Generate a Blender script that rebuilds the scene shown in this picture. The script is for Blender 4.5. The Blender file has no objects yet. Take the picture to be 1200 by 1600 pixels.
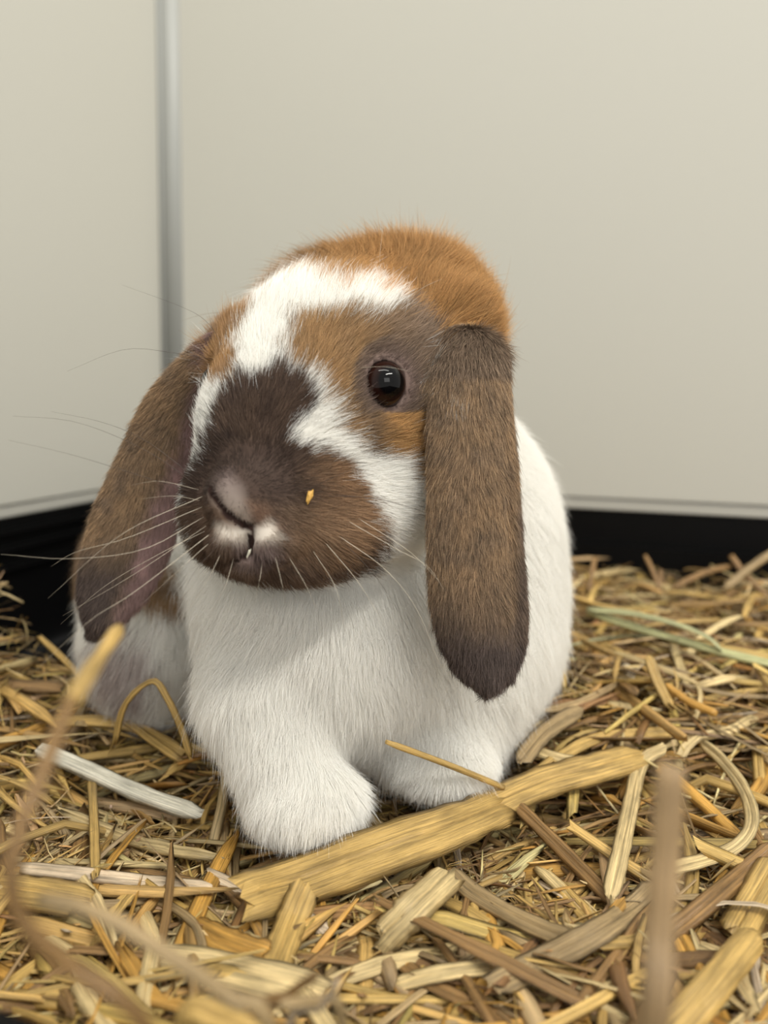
import bpy, bmesh, math, random, time
import numpy as np
from mathutils import Vector, Matrix
T0 = time.time()
rng = np.random.default_rng(7)
random.seed(7)
scene = bpy.context.scene
COL = scene.collection

# ---------------------------------------------------------------- camera
F = 1200.0            # focal length in pixels of the 1200x1600 frame
PITCH = math.radians(3.0)
CAM = np.array([0.0, 0.0, 0.158])
SHIFT = -107.0 / 1600
FWD = np.array([0, math.cos(PITCH), -math.sin(PITCH)])
UP = np.array([0, math.sin(PITCH), math.cos(PITCH)])
RIGHT = np.array([1.0, 0, 0])
cd = bpy.data.cameras.new('camera')
cam = bpy.data.objects.new('camera', cd); COL.objects.link(cam)
cam.location = CAM; cam.rotation_euler = (math.pi/2 - PITCH, 0, 0)
cd.sensor_fit = 'VERTICAL'; cd.sensor_height = 36; cd.sensor_width = 27
cd.lens = 36 * F / 1600; cd.shift_y = SHIFT
cd.clip_start = 0.01
cd.dof.use_dof = True; cd.dof.focus_distance = 0.262; cd.dof.aperture_fstop = cd.lens / 4.0
scene.camera = cam

# ---------------------------------------------------------------- world, lamps, exposure
w = bpy.data.worlds.new('room_light'); scene.world = w; w.use_nodes = True
w.node_tree.nodes['Background'].inputs[0].default_value = (1.0, 0.98, 0.92, 1)
w.node_tree.nodes['Background'].inputs[1].default_value = 0.62
def area(name, loc, target, sx, sy, power, col):
    l = bpy.data.lights.new(name, 'AREA'); l.shape = 'RECTANGLE'; l.size = sx; l.size_y = sy
    l.energy = power; l.color = col
    o = bpy.data.objects.new(name, l); COL.objects.link(o); o.location = loc
    o.rotation_euler = (Vector(target) - Vector(loc)).to_track_quat('-Z', 'Y').to_euler()
    return o
area('ceiling_tube_light', (1.1, -0.95, 2.15), (0.0, 0.35, 0.1), 1.5, 0.18, 31.0, (1.0, 0.975, 0.90))
area('added_overhead_light', (0.1, -0.35, 2.2), (0.0, 0.4, 0.1), 1.5, 0.18, 9.0, (1.0, 0.975, 0.90))  # unseen lamp, added overhead to cast the chin's shadow on the chest
area('window_daylight', (0.9, -2.4, 1.15), (0.0, 0.4, 0.15), 1.4, 1.1, 12.0, (1.0, 0.985, 0.94))
vs = scene.view_settings
vs.view_transform = 'Standard'; vs.look = 'None'; vs.gamma = 1.0; vs.use_curve_mapping = False
vs.exposure = 0.57
scene.cycles.use_denoising = True

# ---------------------------------------------------------------- helpers
def P(px, py, d):
    return CAM + RIGHT*((px-600)/F*d) - UP*((py-693)/F*d) + FWD*d
def ray(px, py):
    v = P(px, py, 1.0) - CAM
    return v / np.linalg.norm(v)
def project(p):
    q = p - CAM
    d = np.maximum(q @ FWD, 1e-4)
    return 600 + F*(q @ RIGHT)/d, 693 - F*(q @ UP)/d, d
def lin(r, g, b):
    f = lambda c: (c/255/12.92) if c/255 <= .04045 else ((c/255+.055)/1.055)**2.4
    return np.array([f(r), f(g), f(b)])
def link(name, data, parent=None, mat=None):
    o = bpy.data.objects.new(name, data); COL.objects.link(o)
    if parent is not None: o.parent = parent
    if mat is not None: data.materials.append(mat)
    return o
def tag(o, label=None, cat=None, group=None, kind=None):
    if label: o['label'] = label
    if cat: o['category'] = cat
    if group: o['group'] = group
    if kind: o['kind'] = kind
    return o
def mesh_np(name, V, Fq, smooth=True):
    me = bpy.data.meshes.new(name)
    me.from_pydata(np.asarray(V).tolist(), [], [list(map(int, f)) for f in Fq])
    if smooth: me.polygons.foreach_set('use_smooth', [True]*len(me.polygons))
    me.update()
    return me
class Nodes:
    def __init__(s, name):
        s.m = bpy.data.materials.new(name); s.m.use_nodes = True
        s.nt = s.m.node_tree; s.b = s.nt.nodes['Principled BSDF']; s.out = s.nt.nodes['Material Output']
    def n(s, t, **kw):
        x = s.nt.nodes.new(t)
        for k, v in kw.items(): setattr(x, k, v)
        return x
    def l(s, a, b): s.nt.links.new(a, b)
def plain(name, rgb, rough=.5, spec=.5, noise=0.0, scale=40, bump=0.0):
    N = Nodes(name); N.b.inputs['Roughness'].default_value = rough
    N.b.inputs['Specular IOR Level'].default_value = spec
    tc = N.n('ShaderNodeTexCoord'); nz = N.n('ShaderNodeTexNoise'); nz.inputs['Scale'].default_value = scale
    nz.inputs['Detail'].default_value = 5
    N.l(tc.outputs['Object'], nz.inputs['Vector'])
    mx = N.n('ShaderNodeMix', data_type='RGBA')
    c = np.array(rgb)
    mx.inputs[6].default_value = (*(c*(1-noise)), 1); mx.inputs[7].default_value = (*np.minimum(c*(1+noise), 1), 1)
    N.l(nz.outputs['Fac'], mx.inputs[0]); N.l(mx.outputs[2], N.b.inputs['Base Color'])
    if bump:
        bp = N.n('ShaderNodeBump'); bp.inputs['Strength'].default_value = bump; bp.inputs['Distance'].default_value = .001
        N.l(nz.outputs['Fac'], bp.inputs['Height']); N.l(bp.outputs[0], N.b.inputs['Normal'])
    return N.m

# ---------------------------------------------------------------- the pen: panels, corner post, black tray
M_panel = plain('white_laminate', lin(190, 188, 179), .42, .35, .012, 3)
M_strip = plain('panel_edge_strip', lin(180, 178, 170), .4, .4, .01, 5)
M_post = plain('grey_aluminium_profile', lin(158, 159, 155), .45, .5, .02, 8)
M_black = plain('black_plastic', lin(7, 7, 8), .45, .14, .15, 60, .05)
M_floor = plain('tray_floor', lin(9, 9, 10), .6, .2, .2, 30)
CORNER = P(265, 747, 0.85)
RD = np.array([0.922, -0.388, 0]); RD /= np.linalg.norm(RD)
LD = np.array([-0.29, -0.957, 0]); LD /= np.linalg.norm(LD)
RN = np.array([-RD[1], RD[0], 0]) * 1.0         # pointing away from the pen
if RN @ (np.array([0, .4, 0]) - CORNER) > 0: RN = -RN
LN = np.array([-LD[1], LD[0], 0])
if LN @ (np.array([0, .4, 0]) - CORNER) > 0: LN = -LN
ZSEAM, ZPAN, ZSTEP = float(CORNER[2]), float(CORNER[2]) - .0105, 0.036
C0 = np.array([CORNER[0], CORNER[1], 0])
def slab(name, D, N, a, b, z0, z1, t0, t1, mat, bevel=.001, parent=None):
    """box along wall direction D from a to b, thickness t0..t1 along outward normal N"""
    bm = bmesh.new()
    vs_ = [bm.verts.new(C0 + D*s + N*t + np.array([0, 0, z])) for z in (z0, z1) for (s, t) in ((a, t0), (b, t0), (b, t1), (a, t1))]
    for f in ((0, 1, 2, 3), (4, 5, 6, 7), (0, 1, 5, 4), (1, 2, 6, 5), (2, 3, 7, 6), (3, 0, 4, 7)):
        bm.faces.new([vs_[i] for i in f])
    bmesh.ops.recalc_face_normals(bm, faces=bm.faces)
    if bevel: bmesh.ops.bevel(bm, geom=bm.edges[:], offset=bevel, segments=2, affect='EDGES')
    me = bpy.data.meshes.new(name); bm.to_mesh(me); bm.free()
    return link(name, me, parent, mat)
W = lambda o, lab: tag(o, lab, None, None, 'structure')
W(slab('wall_right', RD, RN, .012, 1.25, ZSEAM, .85, 0, .012, M_panel), 'smooth off-white panel wall on the right of the corner post')
W(slab('wall_left', LD, LN, .012, 1.1, ZSEAM, .85, 0, .012, M_panel), 'smooth off-white panel wall on the left of the corner post')
W(slab('trim_2', RD, RN, .012, 1.25, ZPAN, ZSEAM - .0012, .002, .012, M_strip), 'pale strip along the foot of the right panel')
W(slab('trim_3', LD, LN, .012, 1.1, ZPAN, ZSEAM - .0012, .002, .012, M_strip), 'pale strip along the foot of the left panel')
b = W(slab('baseboard_right', RD, RN, 0, 1.25, -.06, ZPAN - .0005, .004, .02, M_black), 'black plastic tray side under the right panel')
slab('ledge', RD, RN, 0, 1.25, -.06, ZSTEP, -.004, .004, M_black, .0015, b)
b = W(slab('baseboard_left', LD, LN, 0, 1.1, -.06, ZPAN - .0005, .004, .02, M_black), 'black plastic tray side under the left panel')
for z in (.052, .038, .022): slab('rib', LD, LN, 0, 1.1, z - .0028, z + .0028, -.002, .006, M_black, .0022, b)
fr = P(30, 1597, .135)                     # black rim at the near side of the tray
def rim():
    bm = bmesh.new(); prof = [(0, 0), (.002, .003), (.006, .004), (.010, .003), (.012, 0), (.011, -.1), (.001, -.1)]
    rows = []
    for s in (-.45, .012):
        rows.append([bm.verts.new(fr + RD*s - RN*q + np.array([0, 0, z])) for q, z in prof])
    for i in range(7): bm.faces.new((rows[0][i], rows[0][(i+1) % 7], rows[1][(i+1) % 7], rows[1][i]))
    bm.faces.new(rows[0]); bm.faces.new(rows[1]); bmesh.ops.recalc_face_normals(bm, faces=bm.faces)
    me = bpy.data.meshes.new('baseboard_front'); bm.to_mesh(me); bm.free()
    return link('baseboard_front', me, None, M_black)
W(rim(), 'black plastic rim along the near edge of the tray')
fl = mesh_np('floor', [C0 + RD*a + LD*c + np.array([0, 0, -.055]) for a, c in ((0, 0), (1.25, 0), (1.25, 1.1), (0, 1.1))], [(0, 1, 2, 3)], False)
W(link('floor', fl, None, M_floor), 'dark tray floor under the straw')
# the corner post stands in the angle between both panels
PD = (RD - (-LD)); PD = np.array([1.0, 0.03, 0]); PD /= np.linalg.norm(PD); PN = np.array([-PD[1], PD[0], 0])
def post_bar(name, x0, x1, y0, y1, z0, z1, parent, bev):
    bm = bmesh.new(); base = np.array([CORNER[0], CORNER[1], 0])
    q = [bm.verts.new(base + PD*x + PN*y + np.array([0, 0, z])) for z in (z0, z1) for x, y in ((x0, y0), (x1, y0), (x1, y1), (x0, y1))]
    for f in ((0, 1, 2, 3), (4, 5, 6, 7), (0, 1, 5, 4), (1, 2, 6, 5), (2, 3, 7, 6), (3, 0, 4, 7)): bm.faces.new([q[i] for i in f])
    bmesh.ops.recalc_face_normals(bm, faces=bm.faces)
    bmesh.ops.bevel(bm, geom=bm.edges[:], offset=bev, segments=3, affect='EDGES')
    me = bpy.data.meshes.new(name); bm.to_mesh(me); bm.free()
    for p in me.polygons: p.use_smooth = True
    return link(name, me, parent, M_post)
pst = W(post_bar('trim_1', -.0035, .0205, -.009, .02, ZPAN, .85, None, .001), 'grey aluminium corner post between the two panels')
post_bar('bead', -.0055, -.0005, -.0115, -.006, ZPAN, .85, pst, .0022)
post_bar('flange', -.0165, -.005, -.006, .006, ZPAN, .85, pst, .0012)
post_bar('clip', -.0165, -.006, -.0085, -.004, .588, .70, pst, .0018)

# ---------------------------------------------------------------- the rabbit as a distance field
def ell(px, py, d, rx, ry, rz, yaw=0.0):
    """ellipsoid: centre by sight, radii in cm along right / depth / up, turned about the upright axis"""
    c, s = math.cos(yaw), math.sin(yaw)
    R = np.array([[c, s, 0], [-s, c, 0], [0, 0, 1.0]])
    return ('e', P(px, py, d).astype(np.float32), np.array([rx, ry, rz], np.float32)*.01, R.astype(np.float32))
def cap(a, b, ra, rb): return ('c', P(*a).astype(np.float32), P(*b).astype(np.float32), ra*.01, rb*.01)
def prim(pr, X):
    if pr[0] == 'e':
        q = (X - pr[1]) @ pr[3].T
        k0 = np.sqrt(((q/pr[2])**2).sum(1)); k1 = np.sqrt(((q/pr[2]**2)**2).sum(1)) + 1e-9
        return k0*(k0-1)/k1
    a, b = pr[1], pr[2]; ab = b - a
    t = np.clip(((X-a) @ ab)/(ab @ ab), 0, 1)
    return np.linalg.norm(X - a - t[:, None]*ab, axis=1) - (pr[3]*(1-t) + pr[4]*t)
def smin(a, b, k):
    h = np.maximum(k - np.abs(a-b), 0)/k
    return np.minimum(a, b) - h*h*k*.25
HEAD = [(ell(530, 600, .290, 4.15, 4.4, 4.1), .01), (ell(440, 680, .264, 2.75, 2.8, 2.9), .018), (ell(435, 790, .2555, 2.45, 2.2, 2.15), .014),
        (ell(520, 815, .264, 1.9, 2.2, 1.75), .010), (ell(340, 800, .2620, 1.05, 2.0, 1.65), .010), (ell(595, 745, .292, 2.4, 3.2, 3.0), .014),
        (ell(642, 496, .318, 2.8, 3.0, 2.4), .014), (ell(704, 520, .296, 1.5, 2.2, 1.7), .012), (ell(540, 500, .312, 2.9, 2.6, 2.0), .016),
        (ell(652, 610, .345, 2.9, 3.0, 3.4), .02), (ell(395, 575, .300, 1.2, 2.2, 1.6), .016), (ell(445, 868, .258, 1.9, 1.8, .75), .008)]
NOSE = [(ell(372, 775, .2352, .95, .75, .95), .007)]
LIPS = [(ell(357, 843, .2365, .62, .75, .5), .003), (ell(428, 846, .2375, .72, .8, .55), .003), (ell(393, 876, .241, .55, .7, .32), .004)]
BODY = [(ell(640, 850, .392, 7.3, 8.8, 8.2), .02), (ell(515, 995, .320, 4.9, 4.6, 4.1), .025), (ell(700, 1010, .352, 4.0, 4.6, 4.6), .025),
        (ell(245, 985, .372, 3.0, 3.6, 4.2), .015), (ell(250, 900, .43, 4.0, 4.5, 4.6), .02), (ell(770, 960, .40, 3.0, 5.0, 5.0), .02),
        (ell(400, 900, .42, 5.5, 5.5, 6.0), .03), (ell(480, 900, .315, 4.2, 3.6, 3.4), .02), (ell(580, 1060, .355, 5.0, 5, 2.4), .02)]
LEGS = [(cap((412, 1085, .292), (462, 1228, .276), 2.05, 1.62), .010), (ell(484, 1256, .271, 1.74, 1.6, 1.08, -.15), .010),
        (cap((690, 1080, .335), (690, 1175, .316), 2.2, 1.75), .012), (ell(690, 1190, .307, 1.95, 2.2, 1.05), .010)]
class Ear:
    def __init__(s, pts, waxis, thick, bow):
        # pts: (px, py, depth, half width in px)
        C = np.array([P(a, b, d) for a, b, d, h in pts]); Wd = np.array([h*d/F for a, b, d, h in pts])
        n = 40; t0 = np.linspace(0, 1, len(pts)); t = np.linspace(0, 1, n)
        # Catmull-like smoothing by cubic resampling
        def res(v):
            out = np.stack([np.interp(t, t0, v[:, i]) for i in range(v.shape[1])], 1)
            for _ in range(6): out[1:-1] = .5*out[1:-1] + .25*(out[:-2] + out[2:])
            return out
        s.C = res(C).astype(np.float32); s.W = res(Wd[:, None])[:, 0].astype(np.float32) - .0010
        s.W = np.maximum(s.W, .0012)
        s.B = np.minimum(thick*np.ones(n), s.W*.85).astype(np.float32)
        T = np.gradient(s.C, axis=0); T /= np.linalg.norm(T, axis=1)[:, None]
        wa = np.array(waxis, float); wa = np.outer(np.ones(n), wa) if wa.ndim == 1 else res(wa)
        wa = wa - (wa*T).sum(1)[:, None]*T; wa /= np.linalg.norm(wa, axis=1)[:, None]
        s.Wa = wa.astype(np.float32); s.T = T.astype(np.float32)
        s.N = np.cross(T, wa).astype(np.float32)      # turned towards the camera below
        flip = np.sign((s.N @ (-FWD)).mean()); s.N *= flip
        s.bow = bow; s.fold = 0.0
        s.lo = s.C.min(0) - .045; s.hi = s.C.max(0) + .045
    def local(s, X):
        seg = ((X[:, None, :] - s.C[None])**2).sum(2)
        i = seg.argmin(1)
        q = X - s.C[i]
        along = (q*s.T[i]).sum(1)
        return i, along, (q*s.Wa[i]).sum(1), (q*s.N[i]).sum(1)
    def sdf(s, X):
        out = np.full(len(X), .2, np.float32)
        m = np.all((X > s.lo) & (X < s.hi), axis=1)
        idx = np.nonzero(m)[0]
        for c in range(0, len(idx), 200000):
            ii = idx[c:c+200000]
            i, al, u, v = s.local(X[ii])
            ds = .0035
            fi = np.clip(i + al/ds*.0, 0, len(s.C)-1)
            a, b_ = s.W[i], s.B[i]
            v = v + s.fold*np.exp(-((u/a - .52)/.13)**2)*np.clip((i-6)/8, 0, 1)
            v = v - s.bow*(u/np.maximum(a, .004))**2*a           # a bowed flap
            end = np.where((i == 0) & (al < 0) | (i == len(s.C)-1) & (al > 0), al, 0)
            q0 = np.sqrt((u/a)**2 + (v/b_)**2 + (end/b_)**2); q1 = np.sqrt((u/a**2)**2 + (v/b_**2)**2 + (end/b_**2)**2) + 1e-9
            out[ii] = np.clip(q0*(q0-1)/q1, -.02, .2)
        return out
EAR_R = Ear([(734, 540, .272, 66), (736, 575, .262, 70), (741, 640, .258, 73), (746, 720, .257, 79), (748, 800, .257, 82), (751, 890, .258, 87), (757, 950, .259, 87),
             (764, 1000, .260, 80), (764, 1035, .260, 66), (763, 1060, .260, 47), (761, 1078, .260, 24), (760, 1088, .260, 6)], (1, .35, 0), .0066, -.22)
EAR_L = Ear([(385, 530, .292, 40), (330, 568, .294, 48), (272, 640, .300, 54), (238, 735, .306, 60), (214, 810, .309, 70), (190, 885, .311, 66), (166, 945, .312, 50),
             (150, 985, .312, 20)], (1, .25, .1), .0055, .12)
EAR_R.fold = .0022
EARS = [EAR_R, EAR_L]
EYE = {}; GROOVE = []
def field(X, full=False):
    X = np.asarray(X, np.float32)
    def grp(L, first=None):
        d = first
        for pr, k in L:
            e = prim(pr, X); d = e if d is None else smin(d, e, k)
        return d
    dh = grp(HEAD)
    dn = grp(LIPS + NOSE, dh.copy())
    db = grp(BODY); dl = grp(LEGS); 
    d = smin(dn, smin(db, dl, .014), .012)
    de = [e.sdf(X) for e in EARS]
    for e in de: d = smin(d, e, .004)
    if EYE:
        for k_ in ('c', 'c2'):
            if k_ in EYE: d = np.maximum(d, -(np.linalg.norm(X - EYE[k_].astype(np.float32), axis=1) - EYE['r']*.985))
    for g in GROOVE: d = np.maximum(d, -prim(g, X))
    if full:
        return d, np.stack([dn, db, dl, de[0], de[1]], 1)
    return d
def hit(px, py):
    o, r = CAM, ray(px, py); t = .12
    for _ in range(120):
        dd = float(field((o + r*t)[None])[0])
        t += max(dd*.7, .0)
        if dd < .0002 or t > .7: break
    return o + r*t
def nrm(p, h=.0015):
    e = np.eye(3)*h
    g = np.array([float(field((p+x)[None])[0] - field((p-x)[None])[0]) for x in e])
    return g/np.linalg.norm(g)
ES = hit(605, 598); NOSE0 = hit(372, 770)
EN = RIGHT*.46 - FWD*.88 + UP*.08; EN /= np.linalg.norm(EN)
EYE['r'] = .0080; EYE['c'] = ES - EN*.0038; EYE['n'] = EN
# the other eye, mirrored about the head's middle plane (turned away in the photograph)
hx = NOSE0 - P(530, 640, .290); hx[2] = 0; hx /= np.linalg.norm(hx); hm = np.array([hx[1], -hx[0], 0])
EN2 = EN - 2*(EN @ hm)*hm; c2 = EYE['c'] - 2*((EYE['c'] - NOSE0) @ hm)*hm
for _ in range(12): c2 = c2 - EN2*(float(field(c2[None])[0]) + .0034)*.7
EYE['c2'] = c2

def groove(px, r):
    ps = [hit(a, b_) for a, b_ in px]
    return [('c', a.astype(np.float32), b_.astype(np.float32), r, r) for a, b_ in zip(ps[:-1], ps[1:])]
GG = groove([(327, 762), (345, 793), (370, 815), (394, 824)], .0011) + groove([(394, 824), (393, 860)], .0010) + groove([(355, 874), (374, 872), (393, 864), (415, 872), (438, 872)], .0008)
GROOVE += GG
def surface_nets(lo, hi, h):
    n = np.ceil((hi-lo)/h).astype(int) + 1
    ax = [lo[i] + h*np.arange(n[i]) for i in range(3)]
    q = 4                                                     # coarse pass, then fine values only near the surface
    cx = [lo[i] + h*q*np.arange(n[i]//q + 2) for i in range(3)]
    CG = np.stack(np.meshgrid(*cx, indexing='ij'), -1)
    Dc = field(CG.reshape(-1, 3)).reshape(CG.shape[:3])
    ii = [np.clip(np.round(np.arange(n[i])/q).astype(int), 0, len(cx[i])-1) for i in range(3)]
    D = Dc[np.ix_(*ii)].astype(np.float32)
    near = np.abs(D) < .0105
    I = np.stack(np.nonzero(near), 1)
    vals = np.empty(len(I), np.float32)
    for c in range(0, len(I), 400000):
        vals[c:c+400000] = field(lo + h*I[c:c+400000])
    D[near] = vals
    S = D < 0
    cs = S[:-1, :-1, :-1].astype(np.int8)*0
    for dx in (0, 1):
        for dy in (0, 1):
            for dz in (0, 1):
                cs = cs + S[dx:n[0]-1+dx, dy:n[1]-1+dy, dz:n[2]-1+dz]
    act = (cs > 0) & (cs < 8)
    I = np.stack(np.nonzero(act), 1)
    vid = -np.ones(act.shape, np.int64); vid[act] = np.arange(len(I))
    acc = np.zeros((len(I), 3)); cnt = np.zeros(len(I))
    corners = [(a, b_, c) for a in (0, 1) for b_ in (0, 1) for c in (0, 1)]
    for p in corners:
        for k in range(3):
            if p[k] == 0:
                q = list(p); q[k] = 1
                a = D[I[:, 0]+p[0], I[:, 1]+p[1], I[:, 2]+p[2]]; b_ = D[I[:, 0]+q[0], I[:, 1]+q[1], I[:, 2]+q[2]]
                m = (a < 0) != (b_ < 0)
                t = np.where(m, a/np.where(m, a-b_, 1), 0)
                pos = np.tile(np.array(p, float), (len(I), 1)); pos[:, k] += t
                acc[m] += pos[m]; cnt[m] += 1
    V = lo + h*(I + acc/cnt[:, None])
    quads = []
    for k in range(3):
        sl0 = [slice(1, -1)]*3; sl1 = [slice(1, -1)]*3
        sl0[k] = slice(0, -1); sl1[k] = slice(1, None)
        a = S[tuple(sl0)]; b_ = S[tuple(sl1)]
        E = np.stack(np.nonzero(a != b_), 1)
        ins = a[a != b_]
        o = np.array([1, 1, 1]); o[k] = 0
        E = E + o
        u, v = [(1, 2), (2, 0), (0, 1)][k]
        def cell(du, dv):
            c = E.copy(); c[:, u] -= du; c[:, v] -= dv
            return vid[c[:, 0], c[:, 1], c[:, 2]]
        q = np.stack([cell(1, 1), cell(0, 1), cell(0, 0), cell(1, 0)], 1)
        q[~ins] = q[~ins][:, ::-1]
        quads.append(q)
    return V, np.concatenate(quads)
lo = np.array([-.165, .195, -.02]); hi = np.array([.115, .515, .250])
BV, BQ = surface_nets(lo, hi, .0014)
# one smoothing pass to remove grid stair-steps
def vertex_normals(V, Q):
    n = np.cross(V[Q[:, 2]] - V[Q[:, 0]], V[Q[:, 3]] - V[Q[:, 1]])
    out = np.zeros_like(V)
    for k in range(4): np.add.at(out, Q[:, k], n)
    return out/(np.linalg.norm(out, axis=1)[:, None] + 1e-12)
nb = np.zeros_like(BV); nc = np.zeros(len(BV))
for k in range(4):
    a, c = BQ[:, k], BQ[:, (k+1) % 4]
    np.add.at(nb, a, BV[c]); np.add.at(nc, a, 1)
BV = .6*BV + .4*nb/nc[:, None]
BN = vertex_normals(BV, BQ)
print('rabbit body', len(BV), 'verts', round(time.time()-T0, 1), 's')

# ---------------------------------------------------------------- coat pattern
def psd(u, v, poly):
    """signed distance to a polygon (negative inside)"""
    p = np.array(poly, float); d = np.full(len(u), 1e18); ins = np.zeros(len(u), bool)
    for i in range(len(p)):
        a, b_ = p[i], p[(i+1) % len(p)]
        e = b_ - a; wx, wy = u - a[0], v - a[1]
        t = np.clip((wx*e[0] + wy*e[1])/(e @ e + 1e-9), 0, 1)
        d = np.minimum(d, (wx - e[0]*t)**2 + (wy - e[1]*t)**2)
        c = (a[1] <= v) != (b_[1] <= v)
        ins ^= c & (u < (b_[0]-a[0])*(v-a[1])/(b_[1]-a[1] + 1e-12) + a[0])
    return np.where(ins, -1, 1)*np.sqrt(d)
def vnoise(X, s, seed=0):
    """smooth value noise on points"""
    Y = X*s + seed*17.3; i = np.floor(Y).astype(np.int64); f = Y - i; f = f*f*(3-2*f)
    out = 0
    for dx in (0, 1):
        for dy in (0, 1):
            for dz in (0, 1):
                h = ((i[:, 0]+dx)*73856093 ^ (i[:, 1]+dy)*19349663 ^ (i[:, 2]+dz)*83492791) & 0xffffff
                h = (h*1103515245 + 12345) & 0x7fffffff
                wgt = (f[:, 0] if dx else 1-f[:, 0])*(f[:, 1] if dy else 1-f[:, 1])*(f[:, 2] if dz else 1-f[:, 2])
                out = out + wgt*((h % 10007)/10007.0)
    return out*2 - 1
WHITE = lin(250, 248, 243); CREAM = lin(206, 196, 184); CROWN = lin(188, 145, 92); CROWN_D = lin(150, 122, 90)
EARB = lin(150, 130, 111); EARG = lin(180, 152, 120); EARD = lin(98, 86, 81); TAN = lin(184, 150, 108); GREYB = lin(148, 127, 108)
DARK = lin(106, 87, 74); DARK2 = lin(90, 74, 66); MUZ = lin(156, 124, 94); GOLD = lin(196, 156, 104); PINKG = lin(166, 146, 142); NOSEG = lin(186, 172, 160)
PATCH = [  # (polygon, colour, edge softness)
    ([(455, 500), (520, 485), (600, 488), (628, 470), (650, 462), (690, 500), (690, 560), (675, 600), (675, 760), (640, 720), (590, 705), (545, 675), (515, 620), (490, 585), (455, 575), (440, 560)], 'face'),
    ([(328, 640), (350, 595), (372, 578), (400, 588), (440, 560), (470, 580), (488, 600), (486, 640), (458, 672), (462, 695), (520, 705), (560, 738), (588, 790),
      (606, 850), (585, 890), (500, 925), (370, 925), (300, 880), (270, 800), (282, 735), (314, 700)], 'dark'),
    ([(305, 470), (350, 470), (392, 472), (378, 505), (362, 540), (362, 590), (335, 600), (300, 580)], 'temple'),
]
def colour(X, Nn, reg, jit, el):
    """pigment at points X (one row each): reg 0 head, 1 body, 2 legs, 3 near ear, 4 far ear"""
    n = len(X); C = np.tile(WHITE, (n, 1))
    u, v, d = project(X)
    J = jit*7 + vnoise(X, 260, 3)*9
    def put(mask, c): C[mask] = c if np.ndim(c) == 1 else c[mask]
    mixc = lambda a, b_, t: a[None]*(1-t[:, None]) + b_[None]*t[:, None]
    nz = np.clip(.5 + .5*vnoise(X, 180, 5) + .25*jit, 0, 1)
    h = reg == 0
    away = (Nn @ FWD) > .35
    # crown: tan fluff above the white forehead
    edge = np.interp(u, [330, 380, 420, 470, 500, 540, 580, 620, 650, 680, 720], [480, 455, 432, 418, 430, 438, 432, 448, 470, 520, 620])
    crown = h & ((v < edge + J*1.3) | (u > 690) | (d > .318))
    put(crown, mixc(CROWN, CROWN_D, np.clip((560-u)/140, 0, .8)*.8 + .2*nz))
    back = h & away; put(back, mixc(CROWN, CROWN_D, nz))
    low = h & ((v > 880) | ((v > 800) & (u > 600))) & ~away
    put(low, WHITE)
    s = psd(u, v, PATCH[0][0]) + J*1.3
    fc = mixc(TAN, GREYB, np.clip(np.abs(u-505)/110 - .25 + .5*(nz-.5), 0, 1))
    ring = np.hypot((u-607)/1.0, (v-598)/1.15)
    fc = np.where((ring < 62)[:, None], mixc(GREYB, lin(110, 93, 90), np.clip((62-ring)/26, 0, 1)*.8), fc)
    gold = (v > 645) & (u > 575)
    fc = np.where(gold[:, None], mixc(GREYB*.8, GOLD, np.clip((u-580)/45 + nz*.3, 0, 1)), fc)
    put(h & (s < 0) & ~back, fc)
    s = psd(u, v, PATCH[1][0]) + J
    dk = mixc(DARK2, DARK, nz)
    dk = np.where((v > 690)[:, None], mixc(DARK, MUZ, np.clip((u-455)/110 + (nz-.5)*.5, 0, 1)), dk)
    tn = np.clip((u-440)/60 + (nz-.5)*.5, 0, 1); tn = np.where((v > 680) & (v < 790), 1-tn, 0)*np.clip((v-675)/30, 0, 1)*np.clip((800-v)/30, 0, 1)
    dk = dk*(1-tn[:, None]) + (DARK2*.8)[None]*tn[:, None]
    tn = np.clip(.5 - (psd(u, v, [(345, 690), (440, 690), (440, 765), (392, 775), (345, 740)]) + J)/40, 0, 1)
    dk = dk*(1-tn[:, None]) + (DARK2*.6)[None]*tn[:, None]
    jaw = psd(u, v, [(600, 830), (622, 850), (560, 905), (440, 925), (440, 895), (545, 880)])
    dk = np.where((jaw + J < 0)[:, None], DARK[None], dk)
    put(h & (s < 0) & ~back, dk)
    put(h & (psd(u, v, PATCH[2][0]) + J < 0) & ~back, mixc(CROWN, GREYB, nz*.7))
    def blend(poly, c, soft, k=1.0):
        t = np.clip(.5 - (psd(u, v, poly) + J*.5)/soft, 0, 1)*h*k
        C[:] = C*(1-t[:, None]) + c*t[:, None]
    blend([(470, 805), (560, 792), (592, 830), (540, 862), (465, 858)], lin(182, 152, 122)[None], 60, .6)
    blend([(342, 745), (360, 740), (374, 760), (384, 790), (400, 824), (372, 816), (338, 786), (332, 765)], mixc(PINKG*.45, NOSEG*.85, np.clip((v-738)/75, 0, 1)), 22, .9)
    blend([(388, 785), (412, 787), (422, 805), (400, 822)], lin(128, 102, 86)[None], 18, .8)
    blend([(338, 818), (388, 828), (391, 848), (365, 850), (345, 840)], mixc(CREAM, CREAM*.75, nz), 16)
    blend([(396, 828), (420, 815), (444, 838), (425, 850), (397, 850)], mixc(CREAM, CREAM*.75, nz), 16)
    blend([(365, 852), (425, 852), (440, 868), (405, 888), (375, 883)], (PINKG*.75)[None], 22, .8)
    for g in GROOVE: put(h & (prim(g, X.astype(np.float32)) < .0003), lin(60, 45, 41))
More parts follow.
